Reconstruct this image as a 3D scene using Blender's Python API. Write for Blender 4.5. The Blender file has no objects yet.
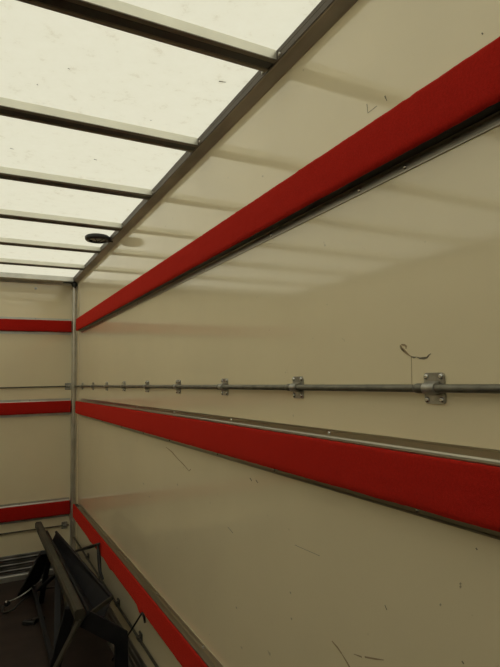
import bpy, bmesh, math, random
from mathutils import Vector, Matrix, noise

random.seed(4)
SC = bpy.context.scene
COL = SC.collection

# ------------------------------------------------------------------ camera
yaw, pitch, roll = (math.radians(v) for v in (27.578, 5.0606, -1.1745))
F = Vector((math.sin(yaw) * math.cos(pitch), math.cos(yaw) * math.cos(pitch), math.sin(pitch)))
rt = Vector((math.cos(yaw), -math.sin(yaw), 0)); up = rt.cross(F)
cr, sr = math.cos(roll), math.sin(roll)
RX = cr * rt + sr * up; UX = -sr * rt + cr * up
cd = bpy.data.cameras.new('camera'); cam = bpy.data.objects.new('camera', cd); COL.objects.link(cam)
cam.matrix_world = Matrix(((RX.x, UX.x, -F.x, 0), (RX.y, UX.y, -F.y, 0), (RX.z, UX.z, -F.z, 1.42), (0, 0, 0, 1)))
cd.sensor_fit = 'VERTICAL'; cd.sensor_height = 24; cd.lens = 523.41 / 667 * 24; cd.clip_start = 0.02
SC.camera = cam

# ------------------------------------------------------------------ daylight
w = bpy.data.worlds.new('sky'); SC.world = w; w.use_nodes = True
bg = w.node_tree.nodes['Background']; bg.inputs[0].default_value = (1.0, 0.985, 0.93, 1); bg.inputs[1].default_value = 1.0
SC.view_settings.view_transform = 'Standard'; SC.view_settings.look = 'None'
SC.view_settings.gamma = 1; SC.view_settings.use_curve_mapping = False
SC.view_settings.exposure = 0.22
SC.cycles.use_denoising = True
SC.cycles.max_bounces = 10; SC.cycles.diffuse_bounces = 6; SC.cycles.transmission_bounces = 6

# ------------------------------------------------------------------ sizes (metres)
XR, XL = 0.69, -1.38         # side walls
YF, YB = 4.32, -0.75          # front wall, rear door
ZR = 2.250                   # translucent roof
ZB = 2.222                   # underside of roof bows

# ------------------------------------------------------------------ materials
def mat(name, col, rough=0.5, metal=0.0, spec=0.5, noise_amt=0, noise_scale=20, bump=0, bump_scale=200, coat=0, streak=None):
    m = bpy.data.materials.new(name); m.use_nodes = True
    nt = m.node_tree; b = nt.nodes['Principled BSDF']
    b.inputs['Base Color'].default_value = (*col, 1); b.inputs['Roughness'].default_value = rough
    b.inputs['Metallic'].default_value = metal; b.inputs['Specular IOR Level'].default_value = spec
    if coat: b.inputs['Coat Weight'].default_value = coat; b.inputs['Coat Roughness'].default_value = 0.06
    tc = nt.nodes.new('ShaderNodeTexCoord'); mp = nt.nodes.new('ShaderNodeMapping')
    nt.links.new(tc.outputs['Object'], mp.inputs['Vector'])
    if streak: mp.inputs['Scale'].default_value = streak
    if noise_amt:
        n = nt.nodes.new('ShaderNodeTexNoise'); n.inputs['Scale'].default_value = noise_scale; n.inputs['Detail'].default_value = 6
        nt.links.new(mp.outputs[0], n.inputs['Vector'])
        r = nt.nodes.new('ShaderNodeMapRange'); r.inputs[1].default_value = .3; r.inputs[2].default_value = .7
        r.inputs[3].default_value = 1 - noise_amt; r.inputs[4].default_value = 1 + noise_amt
        nt.links.new(n.outputs[0], r.inputs[0])
        mx = nt.nodes.new('ShaderNodeVectorMath'); mx.operation = 'SCALE'; mx.inputs[0].default_value = col
        nt.links.new(r.outputs[0], mx.inputs['Scale']); nt.links.new(mx.outputs[0], b.inputs['Base Color'])
    if bump:
        n2 = nt.nodes.new('ShaderNodeTexNoise'); n2.inputs['Scale'].default_value = bump_scale; n2.inputs['Detail'].default_value = 4
        nt.links.new(mp.outputs[0], n2.inputs['Vector'])
        bp = nt.nodes.new('ShaderNodeBump'); bp.inputs['Strength'].default_value = bump; bp.inputs['Distance'].default_value = .002
        nt.links.new(n2.outputs[0], bp.inputs['Height']); nt.links.new(bp.outputs[0], b.inputs['Normal'])
    return m

def panel_mat(name, col):
    """glossy cream laminated panel with faint dirt specks"""
    m = mat(name, col, rough=0.08, spec=0.95, noise_amt=.035, noise_scale=2.2)
    nt = m.node_tree; b = nt.nodes['Principled BSDF']
    src = b.inputs['Base Color'].links[0].from_socket
    v = nt.nodes.new('ShaderNodeTexNoise'); v.inputs['Scale'].default_value = 34; v.inputs['Detail'].default_value = 2
    tc = [n for n in nt.nodes if n.type == 'TEX_COORD'][0]; nt.links.new(tc.outputs['Object'], v.inputs['Vector'])
    r = nt.nodes.new('ShaderNodeMapRange'); r.inputs[1].default_value = .755; r.inputs[2].default_value = .80
    r.inputs[3].default_value = 1; r.inputs[4].default_value = .72
    nt.links.new(v.outputs[0], r.inputs[0])
    mx = nt.nodes.new('ShaderNodeVectorMath'); mx.operation = 'SCALE'
    nt.links.new(src, mx.inputs[0]); nt.links.new(r.outputs[0], mx.inputs['Scale']); nt.links.new(mx.outputs[0], b.inputs['Base Color'])
    return m

def roof_mat():
    m = bpy.data.materials.new('translucent_roof'); m.use_nodes = True
    nt = m.node_tree; nt.nodes.remove(nt.nodes['Principled BSDF']); out = nt.nodes['Material Output']
    tc = nt.nodes.new('ShaderNodeTexCoord')
    n = nt.nodes.new('ShaderNodeTexNoise'); n.inputs['Scale'].default_value = 26; n.inputs['Detail'].default_value = 8
    n.inputs['Roughness'].default_value = .7
    nt.links.new(tc.outputs['Object'], n.inputs['Vector'])
    cr_ = nt.nodes.new('ShaderNodeValToRGB'); e = cr_.color_ramp.elements
    e[0].position = .26; e[0].color = (.66, .62, .46, 1); e[1].position = .42; e[1].color = (.84, .825, .67, 1)
    e.new(.75).color = (.87, .86, .71, 1)
    nt.links.new(n.outputs[0], cr_.inputs[0])
    tl = nt.nodes.new('ShaderNodeBsdfTranslucent'); df = nt.nodes.new('ShaderNodeBsdfDiffuse'); df.inputs[0].default_value = (.75, .73, .6, 1)
    nt.links.new(cr_.outputs[0], tl.inputs[0])
    mx = nt.nodes.new('ShaderNodeMixShader'); mx.inputs[0].default_value = .25
    nt.links.new(tl.outputs[0], mx.inputs[1]); nt.links.new(df.outputs[0], mx.inputs[2]); nt.links.new(mx.outputs[0], out.inputs[0])
    return m

M = dict(
    panel=panel_mat('cream_panel', (.88, .785, .565)),
    absorber=mat('dark_absorber', (.10, .075, .05), .7, noise_amt=.3, noise_scale=5),
    lip=mat('rail_lip_dark', (.11, .09, .07), .5, metal=.4, noise_amt=.2, noise_scale=14),  # darker than the main face of the rail
    kick=mat('dark_ribbed_metal', (.24, .235, .23), .4, metal=.8, noise_amt=.3, noise_scale=9),
    low_steel=mat('dark_steel', (.10, .095, .08), .5, metal=.7, noise_amt=.3, noise_scale=30),  # darker tone than the steel of the other poles and brackets
    roof=roof_mat(),
    floor=mat('brown_floor', (.028, .016, .013), .75, noise_amt=.35, noise_scale=7, bump=.4, bump_scale=150),
    carpet=mat('red_carpet', (.44, .016, .011), .95, spec=.08, noise_amt=.12, noise_scale=220, bump=.5, bump_scale=900),
    alu=mat('dull_aluminium', (.37, .34, .28), .28, metal=1, noise_amt=.2, noise_scale=9, streak=(1, .1, 1)),
    alu_pale=mat('pale_aluminium', (.62, .61, .57), .35, metal=.85, noise_amt=.12, noise_scale=12),
    bow=mat('bow_metal', (.80, .79, .70), .3, metal=.7, noise_amt=.06, noise_scale=10),
    edge=mat('lip_highlight', (.24, .205, .16), .4, metal=.3, noise_amt=.15, noise_scale=10),
    bow_under=mat('bow_underside_shade', (.16, .135, .105), .4, metal=.3, noise_amt=.2, noise_scale=10),  # bow metal darkened, shade of the underside put into the colour
    rail=mat('weathered_rail', (.40, .355, .29), .42, metal=.35, noise_amt=.3, noise_scale=14, streak=(1, .25, 1)),
    pole=mat('zinc_pole', (.20, .19, .16), .5, metal=.7, noise_amt=.25, noise_scale=30),
    steel=mat('galvanised_steel', (.42, .41, .38), .4, metal=.85, noise_amt=.3, noise_scale=60),
    screw=mat('bright_screw', (.6, .6, .58), .25, metal=1),
    black=mat('black_plastic', (.018, .018, .018), .45),
    dark=mat('dark_paint', (.014, .014, .018), .6, spec=.3, noise_amt=.3, noise_scale=15),
    olive=mat('grey_olive_paint', (.052, .048, .037), .55, spec=.3, noise_amt=.25, noise_scale=18),
    lens=mat('smoked_lens', (.36, .36, .33), .3),
    scuff=mat('scuff_brown', (.36, .27, .16), .7),
    scuff_soft=mat('scuff_soft', (.42, .37, .26), .6),
    scuff_grey=mat('scuff_grey', (.20, .175, .125), .7),
    shutter=mat('rear_shutter', (.42, .42, .42), .6),
)

b = M['carpet'].node_tree.nodes['Principled BSDF']
b.inputs['Sheen Weight'].default_value = .75; b.inputs['Sheen Roughness'].default_value = .5; b.inputs['Sheen Tint'].default_value = (1, .07, .04, 1)
# ------------------------------------------------------------------ helpers
class MB:
    def __init__(s): s.v = []; s.f = []
    def add(s, v, f):
        o = len(s.v); s.v += [tuple(p) for p in v]; s.f += [tuple(i + o for i in q) for q in f]; return s
    def box(s, a, b):
        x0, y0, z0 = a; x1, y1, z1 = b
        return s.add([(x, y, z) for x in (x0, x1) for y in (y0, y1) for z in (z0, z1)],
                     [(0, 1, 3, 2), (4, 6, 7, 5), (0, 4, 5, 1), (2, 3, 7, 6), (0, 2, 6, 4), (1, 5, 7, 3)])
    def prism(s, prof, frame, l0, l1, n=1, wob=None):
        """profile (u,v) swept from l0 to l1; frame(l,u,v)->xyz"""
        k = len(prof); vs = []; fs = []
        for i in range(n + 1):
            l = l0 + (l1 - l0) * i / n
            for j, (u, v) in enumerate(prof):
                if wob: u, v = wob(l, u, v, j)
                vs.append(frame(l, u, v))
            if i:
                for j in range(k):
                    a = (i - 1) * k + j; b = (i - 1) * k + (j + 1) % k; fs.append((a, b, b + k, a + k))
        fs.append(tuple(range(k - 1, -1, -1))); fs.append(tuple(n * k + j for j in range(k)))
        return s.add(vs, fs)
    def tube(s, pts, r, n=12, caps=True):
        pts = [Vector(p) for p in pts]; vs = []; fs = []
        t0 = (pts[1] - pts[0]).normalized(); a = t0.orthogonal().normalized()
        for i, p in enumerate(pts):
            t = ((pts[min(i + 1, len(pts) - 1)] - pts[max(i - 1, 0)])).normalized()
            a = (a - a.dot(t) * t).normalized(); b = t.cross(a)
            rr = r[i] if isinstance(r, (list, tuple)) else r
            for j in range(n):
                c = 2 * math.pi * j / n; vs.append(p + rr * (math.cos(c) * a + math.sin(c) * b))
            if i:
                for j in range(n):
                    q = (i - 1) * n; fs.append((q + j, q + (j + 1) % n, q + n + (j + 1) % n, q + n + j))
        fs.append(tuple(range(n - 1, -1, -1))); fs.append(tuple((len(pts) - 1) * n + j for j in range(n)))
        return s.add(vs, fs)
    def bar(s, p, q, w_, h_, side=(0, 1, 0), bev=.12):
        """rectangular bar from p to q, width w_ across, height h_ along side, softened corners"""
        p = Vector(p); q = Vector(q); t = (q - p).normalized(); sd = Vector(side); sd = (sd - sd.dot(t) * t).normalized(); o = t.cross(sd)
        c = bev * min(w_, h_); a, b = w_ / 2, h_ / 2
        pr = [(-a + c, -b), (a - c, -b), (a, -b + c), (a, b - c), (a - c, b), (-a + c, b), (-a, b - c), (-a, -b + c)]
        return s.prism(pr, lambda l, u, v: p + t * l + o * u + sd * v, 0, (q - p).length)
    def lathe(s, prof, c, axis, n=20):
        c = Vector(c); ax = Vector(axis).normalized(); a = ax.orthogonal().normalized(); b = ax.cross(a); vs = []; fs = []; k = len(prof)
        for i in range(n):
            th = 2 * math.pi * i / n; d = math.cos(th) * a + math.sin(th) * b
            for (r, h) in prof: vs.append(c + d * r + ax * h)
            for j in range(k - 1):
                i2 = (i + 1) % n; fs.append((i * k + j, i * k + j + 1, i2 * k + j + 1, i2 * k + j))
        return s.add(vs, fs)
    def build(s, name, m, parent=None, smooth=False, org=None, bevel=0):
        me = bpy.data.meshes.new(name); o_ = Vector(org) if org else Vector((0, 0, 0))
        me.from_pydata([Vector(p) - o_ for p in s.v], [], s.f); me.materials.append(M[m] if isinstance(m, str) else m)
        bm = bmesh.new(); bm.from_mesh(me); bmesh.ops.remove_doubles(bm, verts=bm.verts, dist=1e-6)
        bmesh.ops.recalc_face_normals(bm, faces=bm.faces); bm.to_mesh(me); bm.free()
        if smooth:
            for p in me.polygons: p.use_smooth = True
        o = bpy.data.objects.new(name, me); COL.objects.link(o); o.location = o_
        if parent:
            o.parent = parent; w_ = Vector((0, 0, 0)); q = parent
            while q: w_ += q.location; q = q.parent
            o.location = o_ - w_
        if bevel:
            b = o.modifiers.new('bevel', 'BEVEL'); b.width = bevel; b.segments = 2
        return o

def tag(o, label=None, cat=None, group=None, kind=None):
    if label: o['label'] = label
    if cat: o['category'] = cat
    if group: o['group'] = group
    if kind: o['kind'] = kind
    return o
def empty(name, loc):
    o = bpy.data.objects.new(name, None); COL.objects.link(o); o.location = loc; o.empty_display_size = .1; return o
def copy_tree(o, parent=None):
    c = o.copy(); COL.objects.link(c)
    if parent: c.parent = parent
    for ch in [k for k in bpy.data.objects if k.parent == o]: copy_tree(ch, c)
    return c

# ------------------------------------------------------------------ room shell
def struct(name, mb, m, parent=None, **k):
    o = mb.build(name, m, parent, **k)
    if not parent: o['kind'] = 'structure'
    return o
T = .03
wall_right = struct('wall_right', MB().box((XR, YB, 0), (XR + T, YF + T, ZR)), 'panel')
wall_front = struct('wall_front', MB().box((XL, YF, 0), (XR, YF + T, ZR)), 'panel')
wall_left = struct('wall_left', MB().box((XL - T, YB, 0), (XL, YF + T, ZR)), 'panel')
ln = MB().box((XL + .0005, YB + .001, .001), (XL + .014, YF - .002, .6)).build('absorber_lining', 'absorber', wall_left)  # unseen lining, added to absorb light and darken the lower interior
wall_rear = struct('wall_rear', MB().box((XL, YB - T, 0), (XR, YB, ZR)), 'shutter')
struct('floor', MB().box((XL - T, YB - T, -.04), (XR + T, YF + T, 0)), 'floor')
ceiling = struct('ceiling', MB().add([(XL - T, YB - T, ZR), (XR + T, YB - T, ZR), (XR + T, YF + T, ZR), (XL - T, YF + T, ZR)], [(0, 1, 2, 3)]), 'roof')

# marks on the panels and the roof: thin film slivers lying on the surface
def decal_wall(parent, pts, w_, m, name='scratch', x=XR):
    mb = MB(); vs = []; fs = []
    for i, (y, z) in enumerate(pts):
        a = pts[max(i - 1, 0)]; b = pts[min(i + 1, len(pts) - 1)]; d = Vector((b[0] - a[0], b[1] - a[1])).normalized()
        ww = (w_[i] if isinstance(w_, list) else w_) / 2; n = (-d.y * ww, d.x * ww)
        vs += [(x - .0006, y + n[0], z + n[1]), (x - .0006, y - n[0], z - n[1]), (x + .001, y + n[0], z + n[1]), (x + .001, y - n[0], z - n[1])]
        if i:
            q = (i - 1) * 4; fs += [(q, q + 1, q + 5, q + 4), (q + 2, q + 3, q + 7, q + 6), (q, q + 2, q + 6, q + 4), (q + 1, q + 3, q + 7, q + 5)]
    mb.add(vs, fs); return mb.build(name, m, parent)
def px_wall(px, py, x=XR):
    v = ((px - 250) / 523.41) * RX + ((333.5 - py) / 523.41) * UX + F
    return (v.y * x / v.x, 1.42 + v.z * x / v.x)
def dpx(pts, w_, m, **k): return decal_wall(wall_right, [px_wall(*p) for p in pts], w_, m, **k)
dpx([(400.3, 345.5), (401.5, 348), (403, 350), (404.5, 351.5)], [.003, .005, .004, .001], 'scuff')
dpx([(401.5, 344.5), (404.5, 345), (406.3, 346.5), (406, 349)], [.002, .004, .004, .001], 'scuff')
dpx([(402.5, 349), (406, 352.5), (409, 355), (412, 356.8)], [.005, .0045, .002, .001], 'scuff')
dpx([(411, 356.5), (414, 357.4), (417, 357), (420, 358.3), (424, 358.2), (427, 357.6), (429, 355), (431, 353.6)], [.0015, .003, .001, .003, .0045, .003, .0018, .001], 'scuff_grey')
dpx([(411.5, 357), (411.8, 370), (412, 385)], [.0009, .0006, .0008], 'scuff')
dpx([(385, 96), (387, 101)], [.003, .001], 'scuff_grey')
dpx([(367, 104), (368, 113), (377, 106)], [.0012, .0008, .0008], 'scuff_grey')
dpx([(332, 641), (338, 648), (342, 654)], [.002, .004, .003], 'scuff')
dpx([(342, 654), (348, 664), (352, 672)], [.002, .004, .004], 'scuff')
dpx([(354, 654), (362, 657)], [.001, .003], 'scuff')
dpx([(365, 657), (376, 659), (384, 660)], [.003, .003, .001], 'scuff')
dpx([(166, 447), (172, 452), (178, 459), (184, 465), (189, 471)], [.002, .005, .003, .004, .002], 'scuff')
dpx([(189, 471), (191, 469)], .003, 'scuff')
for q in ((143, 483), (149, 496), (177, 484), (129, 520), (236, 607), (440, 604), (460, 583), (460, 586), (290, 592), (291, 618)):
    dpx([q, (q[0] + 1.2, q[1] + 1.6)], .004, 'scuff_soft')
dpx([(250, 478), (252, 481)], .003, 'scuff_grey'); dpx([(256, 480), (258, 483)], .0025, 'scuff_grey')
dpx([(385, 605), (387, 610)], [.001, .002], 'scuff_grey'); dpx([(462, 661), (464, 664)], .002, 'scuff_grey')
dpx([(228, 527), (233, 533)], [.001, .0015], 'scuff_grey'); dpx([(295, 545), (320, 556)], [.0006, .0006], 'scuff_grey')
dpx([(476, 548), (477.5, 550)], .002, 'scuff_grey'); dpx([(482, 33), (483, 34.5)], .0018, 'scuff_grey')
def px_roof(px, py):
    v = ((px - 250) / 523.41) * RX + ((333.5 - py) / 523.41) * UX + F
    t = (ZR - 1.42) / v.z; return (v.x * t, v.y * t)
for (a, b, w_) in [((219, 81), (226, 82), .005), ((94, 159), (97, 160), .006), ((37, 84), (38, 85), .004), ((10, 148), (14, 149), .005), ((68, 68), (70, 69), .004), ((150, 120), (152, 120), .003)]:
    p, q = px_roof(*a), px_roof(*b); d = Vector((q[0] - p[0], q[1] - p[1])).normalized(); n = (-d.y * w_ / 2, d.x * w_ / 2)
    mb = MB(); z = ZR - .0008
    mb.add([(p[0] + n[0], p[1] + n[1], z), (p[0] - n[0], p[1] - n[1], z), (q[0] - n[0] * .5, q[1] - n[1] * .5, z), (q[0] + n[0] * .5, q[1] + n[1] * .5, z)], [(0, 1, 2, 3)])
    mb.build('dirt_speck', 'scuff_grey', ceiling)

# side cover rails under the roof edge
def rail_prof(side):
    return [(0, 2.2065), (.003, 2.2060), (.006, 2.2085), (.030, 2.2175), (.0325, 2.2170), (.0335, 2.2185), (.0335, ZR - .0005), (0, ZR - .0005)]
r = MB().prism(rail_prof(1), lambda l, u, v: (XR - u, l, v), YB, YF)
trim_1 = struct('trim_1', r, 'rail')
mb = MB().prism([(.0337, 2.2185), (.0352, 2.2185), (.0362, 2.221), (.0352, 2.223), (.0352, 2.236), (.0360, 2.238), (.0352, 2.240), (.0352, ZR - .0006), (.0337, ZR - .0006)], lambda l, u, v: (XR - u, l, v), YB, YF - .02)
rail_lip = mb.build('rail_lip', 'lip', trim_1)
for i in range(-1, 7):
    for dy in (-.014, .074):
        c = (XR - .0355, 1.076 + .5334 * i + dy, 2.231)
        MB().lathe([(.0055, 0), (.005, .0022), (.002, .0035), (0, .0036)], c, (-1, 0, -.1), 12).build('rivet', 'steel', rail_lip, smooth=True, org=c)
r = MB().prism(rail_prof(1), lambda l, u, v: (XL + u, l, v), YB, YF)
struct('trim_2', r, 'rail')
# corner post between front wall and right wall
pc = (XR - .020, YF - .058)
pr = [(XR, YF), (XR, pc[1] - .004)] + [(pc[0] + .0125 * math.cos(math.radians(a)), pc[1] + .0125 * math.sin(math.radians(a))) for a in range(-20, -201, -20)] + [(XR - .030, YF)]
mb = MB().prism(pr, lambda l, u, v: (u, v, l), 0, 2.205)
struct('trim_3', mb, 'alu_pale')
mb = MB(); mb.prism([(XR, YF - .077), (XR, YF - .14), (XR - .0025, YF - .14), (XR - .0025, YF - .077)], lambda l, u, v: (u, v, l), .19, 2.2)
struct('trim_4', mb, 'panel')
# header strip where roof meets the front wall
mb = MB(); mb.prism([(YF, 2.198), (YF - .006, 2.198), (YF - .010, 2.208), (YF - .045, 2.2115), (YF - .10, 2.2115), (YF - .105, 2.214), (YF - .105, ZR - .0005), (YF, ZR - .0005)],
                    lambda l, u, v: (l, u, v), XL + .036, XR - .0362)
struct('trim_5', mb, 'alu_pale')

# ------------------------------------------------------------------ roof bows
BP = [(0, 0), (0, -.0245), (.058, -.0245), (.058, 0)]
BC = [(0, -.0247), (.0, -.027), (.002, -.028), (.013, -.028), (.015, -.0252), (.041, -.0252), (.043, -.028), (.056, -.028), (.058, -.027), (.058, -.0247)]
def bow():
    root = empty('roof_bow', (0, 0, ZR))
    mb = MB().prism(BP, lambda l, u, v: (l, u, ZR - .0005 + v), XL + .036, XR - .0362)
    o = mb.build('crossbar', 'bow', root)
    MB().prism(BC, lambda l, u, v: (l, u, ZR - .0005 + v), XL + .036, XR - .0362).build('shaded_underside', 'bow_under', root)  # separate piece that holds the shaded underside tone
    MB().box((XL + .037, .0155, ZR - .0275), (XR - .037, .0405, ZR - .0259)).build('groove_shade', 'black', root)  # black strip standing in for the shade inside the groove
    MB().box((XL + .037, .0445, ZR - .0292), (XR - .037, .0550, ZR - .0286)).build('highlight_strip', 'edge', root)  # highlight along the far lip, painted as a lighter strip
    return root
b0 = bow()
names = ['nearest the camera, across the top left corner of the photo', 'second in from the top of the photo', 'third from the top of the photo',
         'fourth from the top of the photo, short of the lamp', 'fifth from the top of the photo, beyond the lamp', 'closest to the front header strip, sixth from the top']
ys = [1.076 + .5334 * i for i in range(6)]
for i, y in enumerate(ys + [.5426, .009]):
    o = b0 if i == 0 else copy_tree(b0)
    o.location = (0, y, ZR)
    tag(o, 'thin aluminium roof bow ' + (names[i] if i < 6 else ('overhead, just outside the frame' if i == 6 else 'behind the camera overhead')), 'roof bow', 'roof bows across the translucent roof')

# ------------------------------------------------------------------ carpeted bump rails
def fuzz(l, u, v, j, seed, amp=.0012):
    n = noise.noise(Vector((l * 45, j * 1.7, seed))) * amp + noise.noise(Vector((l * 9, j * .9, seed + 5))) * amp * 1.2
    return u, v + (n if True else 0)
def rub_rail(z0, z1, along, l0, l1, label, seed, fl0=None, fl1=None, rag=False, rivets=()):
    """z0,z1: carpet bottom/top. along 'y' on right wall, 'x' on front wall"""
    fr = (lambda l, u, v: (XR - u, l, v)) if along == 'y' else (lambda l, u, v: (l, YF - u, v))
    base = fr((l0 + l1) / 2, 0, (z0 + z1) / 2)
    root = empty('bump_rail', base); tag(root, label, 'bump rail', 'red carpeted bump rails')
    # shallow metal channel with a flange above and below the carpet
    a, b = z0 - .020, z1 + .019
    pr = [(0, a), (.003, a), (.003, a + .003), (.0016, a + .0045), (.0016, z0 - .0015), (.003, z0 + .0005), (.003, z1 - .001), (.024, z1 - .001), (.024, z1 + .001), (.004, z1 + .001), (.0016, z1 + .004), (.0016, b - .0045), (.003, b - .003), (.003, b), (0, b)]
    ch = MB().prism(pr, fr, fl0 if fl0 is not None else l0, fl1 if fl1 is not None else l1).build('channel', 'alu' if along == 'y' else 'alu_pale', root)
    for (l, top) in rivets:
        zc = b - .009 if top else a + .009
        c = fr(l, .0016, zc); ax = (-1, 0, 0) if along == 'y' else (0, -1, 0)
        MB().lathe([(0.0045, 0), (.0042, .0014), (.002, .0028), (0, .003)], c, ax, 10).build('rivet', 'screw', ch, smooth=True, org=c)
    MB().prism([(.0032, z0 + .001), (.026, z0 + .001), (.026, z1 - .0015), (.0032, z1 - .0015)], fr, l0, l1).build('foam_backing', 'black', root)
    t0, t1 = .0262, .035
    k = 10; pr = [(t0, z0 + .001)]
    pr += [(t1 - .006, z0), (t1 - .002, z0 + .003), (t1, z0 + .010)]
    for i in range(1, k): pr.append((t1 + .0008 * math.sin(math.pi * i / k), z0 + .010 + (z1 - z0 - .016) * i / k))
    pr += [(t1, z1 - .006), (t1 - .001, z1 - .0016), (t1 - .004, z1), (t0, z1 - .001)]
    nn = len(pr)
    def wob(l, u, v, j):
        edge = j <= 3 or j >= nn - 4
        amp = .0011 if edge else 0
        v2 = v + noise.noise(Vector((l * 60, 0 if j < nn / 2 else 7, seed))) * amp + noise.noise(Vector((l * 11, 3 if j < nn / 2 else 9, seed))) * amp
        u2 = u + (noise.noise(Vector((l * 35, v * 60, seed + 3))) * .0008 if 0 < j < nn - 1 else 0)
        if rag and j <= 3:
            for (c, w_, h_) in ((2.36, .035, -.020), (2.30, .02, .006), (2.95, .05, -.008), (3.5, .05, -.006), (3.1, .03, .005)):
                v2 += h_ * math.exp(-((l - c) / w_) ** 2)
        return u2, v2
    MB().prism(pr, fr, l0, l1, n=int((l1 - l0) / .008), wob=wob).build('carpet_strip', 'carpet', root, smooth=True)
    return root
# right wall
ry_up = [.355, .69, .82, 1.183, 1.646, 2.10, 2.50, 2.905, 3.3, 3.7]
rub_rail(1.814, 1.906, 'y', YB + .02, YF - .235, 'red carpeted bump rail along the right wall, topmost of its three, close under the roof', 1, fl1=YF - .28,
         rivets=[(y, 0) for y in ry_up])
rub_rail(1.198, 1.290, 'y', YB + .02, YF - .235, 'red carpeted bump rail along the right wall, middle one, just below the steel lashing pole', 2, fl1=YF - .28,
         rivets=[(y, 1) for y in (.952, 1.451, 1.97, 2.5, 3.0, 3.5)] + [(y, 0) for y in (.70, 1.197, 1.559, 2.029, 2.4, 2.811, 3.3, 3.8)])
rub_rail(.428, .528, 'y', YB + .02, YF - .17, 'red carpeted bump rail with frayed lower edge, lowest on the right wall, beside the trestle', 3, fl1=YF - .28, rag=True,
         rivets=[(y, 1) for y in (1.7, 2.2, 2.7, 3.2, 3.7)])
XC = XR - .036
for (z0, z1, s, lab, rv) in [(1.823, 1.912, 11, 'red carpeted bump rail across the end wall, highest of its three', [(.392, 1), (-.1, 1)]),
                             (1.197, 1.288, 12, 'red carpeted bump rail across the end wall at mid height, under the thin pole', [(.36, 1)]),
                             (.428, .529, 13, 'red carpeted bump rail across the end wall, lowest, behind the trestle top', [(.3, 1)])]:
    rub_rail(z0, z1, 'x', XL + .02, XC, lab, s, rivets=rv)
c = (.391, YF, 2.16)
cap = MB().lathe([(.012, 0), (.011, .002), (.004, .003), (0, .003)], c, (0, -1, 0), 16).build('screw_cap', 'alu_pale', wall_front, org=c)
MB().lathe([(.004, .003), (.0035, .0045), (0, .0045)], c, (0, -1, 0), 10).build('screw_head', 'black', cap, org=c)

# ------------------------------------------------------------------ lashing poles
def bracket_at(root, along, l, z, R_, wall_to_pole, bm_='steel', sm_='screw'):
    fr = (lambda l_, u, v: Vector((XR - u, l_, v))) if along == 'y' else (lambda l_, u, v: Vector((l_, YF - u, v)))
    c = fr(l, 0, z); w2, h2, t = .022, .0262, .0035
    # plate with rounded corners
    pr = []
    for (cx, cz, a0) in ((w2 - .006, h2 - .006, 0), (-w2 + .006, h2 - .006, 90), (-w2 + .006, -h2 + .006, 180), (w2 - .006, -h2 + .006, 270)):
        for k in range(4):
            a = math.radians(a0 + k * 30); pr.append((cx + .006 * math.cos(a), cz + .006 * math.sin(a)))
    pr = [((x * (.72 if abs(z_) < .0 else 1)), z_) for x, z_ in pr]
    mb = MB().prism(pr, lambda d, u, v: fr(l + u, d, z + v), 0, t)
    # saddle wrapped over the pole
    n = 12; ro = R_ + .003; prof = [(t * .5, ro + .002), (t, ro + .002)]
    for k in range(n + 1):
        a = math.radians(90 - 180 * k / n); prof.append((wall_to_pole + ro * math.cos(a), ro * math.sin(a)))
    prof += [(t, -ro - .002), (t * .5, -ro - .002)]
    mb.prism(prof, lambda d, u, v: fr(l + d, u, z + v), -.013, .013)
    br = mb.build('bracket', bm_, root, org=c)
    for sx in (-1, 1):
        for sz in (-1, 1):
            p = fr(l + sx * .0160, t, z + sz * .0196)
            MB().lathe([(.0052, 0), (.005, .0018), (.003, .0032), (.0012, .0034), (0, .0022)], p, tuple(fr(0, 1, 0) - fr(0, 0, 0)), 12).build('screw', sm_, br, smooth=True, org=p)
    return br
def pole(along, z, l0, l1, R_, off, label, ls, sleeve=False, low=False):
    fr = (lambda l_, u, v: (XR - u, l_, v)) if along == 'y' else (lambda l_, u, v: (l_, YF - u, v))
    root = empty('lashing_pole', fr((l0 + l1) / 2, 0, z)); tag(root, label, 'lashing pole', 'steel lashing poles on the walls')
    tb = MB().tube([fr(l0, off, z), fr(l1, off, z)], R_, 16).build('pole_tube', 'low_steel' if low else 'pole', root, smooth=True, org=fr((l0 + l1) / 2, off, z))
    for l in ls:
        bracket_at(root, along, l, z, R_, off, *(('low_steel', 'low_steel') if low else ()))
        if sleeve: MB().tube([fr(l + .012, off, z), fr(l + .030, off, z), fr(l + .036, off, z)], [R_ + .0018, R_ + .0018, R_ + .0004], 16).build('sleeve', 'pole', root, smooth=True, org=fr(l, off, z))
    return root
pole('y', 1.3995, YB + .02, YF - .078, .0068, .0115, 'long grey steel lashing pole along the right wall, above its middle red rail',
     [.646, 1.072, 1.494, 1.918, 2.334, 2.757, 3.17, 3.58, 3.98, .22], sleeve=True)
pole('x', 1.3985, XL + .05, XR - .038, .005, .010, 'thin steel lashing pole across the end wall between the upper and middle red rails', [.635, -.5])
pole('x', .343, XL + .05, XR - .038, .005, .010, 'thin steel lashing pole across the end wall below its lowest red rail', [.62, -.5])
pole('y', .262, YB + .02, YF - .078, .006, .011, 'low dark lashing pole along the right wall, under its lowest red rail', [2.45, 2.87, 3.29, 3.71, 2.03], low=True)

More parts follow.
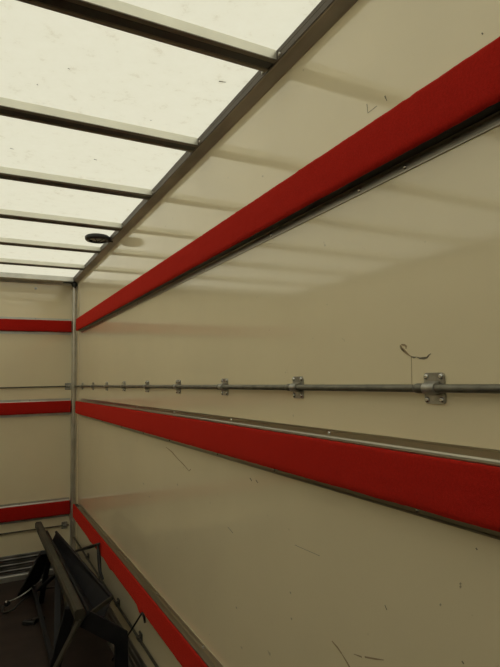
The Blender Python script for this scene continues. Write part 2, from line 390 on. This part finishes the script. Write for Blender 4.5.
# ------------------------------------------------------------------ kick plates
def kick(along, l0, l1, label):
    fr = (lambda l_, u, v: (XR - u, l_, v)) if along == 'y' else (lambda l_, u, v: (l_, YF - u, v))
    root = empty('kick_plate', fr((l0 + l1) / 2, .01, 0)); tag(root, label, 'kick plate', 'ribbed metal kick plates')
    pr = [(.001, .001), (.014, .001), (.014, .030), (.010, .036)]
    for zc in (.052, .092, .132):
        pr += [(.006, zc - .008), (.006, zc + .012), (.0105, zc + .016), (.0105, zc + .023), (.006, zc + .027)] if True else []
    pr += [(.006, .174), (.004, .18), (.001, .18)]
    MB().prism(pr, fr, l0, l1).build('ribbed_plate', 'kick', root)
    MB().prism([(.0142, .001), (.020, .001), (.020, .034), (.0142, .038)], fr, l0, l1).build('bottom_lip', 'alu_pale', root)
    return root
kick('x', XL + .02, XR - .038, 'ribbed aluminium kick plate at the foot of the end wall')
kick('y', YB + .02, YF - .078, 'ribbed aluminium kick plate at the foot of the right wall, beside the trestle')

# ------------------------------------------------------------------ roof lamp and corner plug
lc = Vector((.590, 2.975, ZR))
lamp = empty('roof_lamp', lc); tag(lamp, 'small round black-rimmed lamp fixed under the roof beside the right roof rail', 'lamp')
MB().lathe([(.026, 0), (.062, 0), (.069, -.006), (.068, -.020), (.061, -.027), (.050, -.027), (.047, -.020), (.046, -.010)], lc, (0, 0, 1), 32).build('rim', 'black', lamp, smooth=True, org=lc)
MB().lathe([(.0475, -.016), (.034, -.025), (.018, -.030), (0, -.031)], lc, (0, 0, 1), 28).build('lamp_lens', 'lens', lamp, smooth=True, org=lc)
mb = MB()
for a in (0, 60, 120):
    ca, sa = math.cos(math.radians(a)) * .048, math.sin(math.radians(a)) * .048
    mb.tube([lc + Vector((-ca, -sa, -.024)), lc + Vector((0, 0, -.0335)), lc + Vector((ca, sa, -.024))], .0024, 8)
mb.build('guard', 'black', lamp, org=lc)
MB().box((.645, 2.955, ZR - .024), (.654, 2.995, ZR - .006)).build('cable_box', 'black', lamp, bevel=.003)
MB().tube([(.647, 2.965, ZR - .018), (.652, 2.945, ZR - .030), (.662, 2.92, ZR - .038)], .004, 8).build('cable', 'black', lamp, smooth=True)

cc = Vector((XR - .026, YF - .088, 2.196))
mb = MB(); mb.lathe([(0, .012), (.016, .010), (.024, 0), (.023, -.012), (.012, -.020), (0, -.022)], cc, (-.3, -1, -.1), 14)
mb.tube([cc + Vector((-.01, 0, .006)), cc + Vector((-.05, -.015, .007)), cc + Vector((-.075, -.035, .004)), cc + Vector((-.09, -.05, -.003))], [.007, .005, .005, .003], 8)
mb.tube([cc, cc + Vector((.006, -.004, -.03))], [.014, .006], 8)
tag(mb.build('corner_plug', 'black', smooth=True, org=cc), 'black lump of sealed cable end in the upper corner where roof and walls meet', 'cable end')

# ------------------------------------------------------------------ folded trestle on the floor
tr = empty('folding_trestle', (.42, 3.2, 0)); tag(tr, 'dark metal folding trestle standing in the corner beside the end wall', 'trestle')
mb = MB().bar((.412, 4.09, .425), (.418, 2.44, .425), .044, .046, side=(0, 0, 1), bev=.2)
mb.build('top_rail', 'olive', tr)
mb = MB()
# inclined trough plate hanging off the rail, with a lip along its outer edge
A0, A1 = Vector((.455, 3.98, .402)), Vector((.470, 2.50, .395)); B0, B1 = Vector((.510, 3.93, .40)), Vector((.594, 2.61, .402))
V0, V1 = Vector((.485, 3.95, .335)), Vector((.535, 2.56, .325))
def plate(mb, a, b, c_, d, n, t=.004):
    n = Vector(n).normalized() * t
    mb.add([a, b, c_, d, a + n, b + n, c_ + n, d + n], [(0, 1, 2, 3), (4, 5, 6, 7), (0, 1, 5, 4), (1, 2, 6, 5), (2, 3, 7, 6), (3, 0, 4, 7)])
plate(mb, A0, A1, V1, V0, (-1, 0, -.6)); plate(mb, V0, V1, B1, B0, (1, 0, -.6))
mb.bar(B0, B1, .014, .016, side=(0, 0, 1)); mb.bar(A0, A1, .012, .014, side=(0, 0, 1))
mb.build('trough_rail', 'dark', tr)
MB().bar(A1 + Vector((0, -.004, 0)), B1 + Vector((0, -.006, .002)), .008, .022, side=(0, 0, 1)).build('end_lip', 'olive', tr)
def leg(p, q, w_=.06, t=.02, m='dark', side=(0, 1, 0)):
    return MB().bar(p, q, w_, t, side=side).build('leg', m, tr)
MB().bar((.405, 3.47, .41), (.318, 4.0, .0), .022, .085, side=(1, 0, 0)).build('leg', 'dark', tr)
leg((.50, 3.80, .335), (.585, 3.86, .0), .055, .02)
leg((.420, 2.45, .405), (.19, 2.44, .0), .010, .04, m='olive')
leg((.405, 2.60, .40), (.33, 2.72, .0), .05, .02)
mb = MB().bar((.442, 2.47, .395), (.614, 2.48, .265), .07, .022, side=(0, 1, .0)); mb.bar((.607, 2.48, .28), (.612, 2.50, 0), .06, .022, side=(0, 1, 0))
mb.build('leg', 'dark', tr)
MB().bar((.425, 3.55, .39), (.405, 3.80, .0), .03, .03).build('post', 'dark', tr)
MB().bar((.36, 3.86, .10), (.35, 2.66, .10), .022, .022, side=(0, 0, 1)).build('stretcher', 'dark', tr)
mb = MB(); mb.tube([(.445, 3.20, .37), (.450, 3.14, .33), (.450, 3.00, .27), (.455, 2.88, .20)], [.010, .015, .015, .008], 10)
mb.build('spring', 'low_steel', tr, smooth=True)
# braces inside, seen as dark shapes under the rail
mb = MB().bar((.415, 3.1, .40), (.38, 3.75, .10), .03, .012, side=(0, 0, 1)); mb.bar((.415, 3.1, .40), (.36, 2.70, .10), .03, .012, side=(0, 0, 1))
mb.build('brace', 'dark', tr)

def smooth_path(pts, n=8):
    P = [Vector(p) for p in pts]; P = [P[0]] + P + [P[-1]]; out = []
    for i in range(1, len(P) - 2):
        for k in range(n):
            t = k / n; a, b, c_, d = P[i - 1:i + 3]
            out.append(.5 * ((2 * b) + (c_ - a) * t + (2 * a - 5 * b + 4 * c_ - d) * t * t + (3 * b - a - 3 * c_ + d) * t ** 3))
    out.append(P[-2]); return out
# crank rod lying out from the trestle
rod = MB().tube(smooth_path([(.207, 3.756, .06), (.270, 3.78, .068), (.345, 3.80, .10), (.438, 3.84, .15)]), .0045, 10).build('crank_rod', 'steel', tr, smooth=True)
MB().lathe([(0, -.018), (.014, -.014), (.018, 0), (.014, .014), (0, .018)], (.200, 3.745, .055), (1, .3, .1), 14).build('knob', 'black', rod, smooth=True)
MB().lathe([(0.009, 0), (.008, .006), (0, .008)], (.196, 3.738, .068), (0, -.5, 1), 12).build('knob_cap', 'screw', rod, smooth=True)
mb = MB().tube(smooth_path([(.182, 3.842, .008), (.180, 3.738, .008), (.235, 3.70, .03), (.274, 3.74, .045), (.354, 3.85, .05), (.45, 3.87, .06), (.556, 3.69, .09), (.62, 3.5, .05), (.60, 3.3, .008)]), .0065, 10)
mb.build('rubber_cable', 'black', tr, smooth=True)
for (x, y, a) in ((.36, 3.52, .3), (.31, 3.50, -.5)):
    d = Vector((math.cos(a), math.sin(a), 0)) * .035; c_ = Vector((x, y, .012))
    tag(MB().bar(c_ - d, c_ + d, .03, .022, side=(0, 0, 1)).build('rubber_wedge', 'black', org=None), 'small black rubber wedge on the dark floor under the trestle, ' + ('nearer the wall' if x > .33 else 'further from the wall'), 'wedge', 'rubber wedges')

# strap lever hooked on the right wall and elastic cord
def P(px, py, x):
    y, z = px_wall(px, py, x); return (x, y, z)
lv = empty('strap_lever', P(98, 545, .64)); tag(lv, 'black strap lever with a bright tip hanging at the right wall near the corner', 'strap lever')
MB().tube([P(99, 544, .640), P(90, 547, .635), P(76, 551, .625)], [.008, .011, .008], 10).build('arm', 'black', lv, smooth=True)
MB().lathe([(0, -.008), (.009, 0), (0, .01)], P(75, 551, .623), (-1, -.3, .3), 12).build('tip', 'screw', lv, smooth=True)
MB().tube([P(98, 544, .640), P(99, 558, .640), P(100, 572, .642), P(103, 579, .643)], [.008, .011, .010, .006], 10).build('handle', 'black', lv, smooth=True)
cd_ = MB().tube(smooth_path([P(142, 613, .645), P(130, 632, .635), P(118, 651, .627), P(112, 660, .625)]), .004, 8)
cd_.tube([P(142, 613, .645), P(144, 617, .650), P(145, 622, .660)], .005, 8)
cd_.build('elastic_cord', 'black', tr, smooth=True)
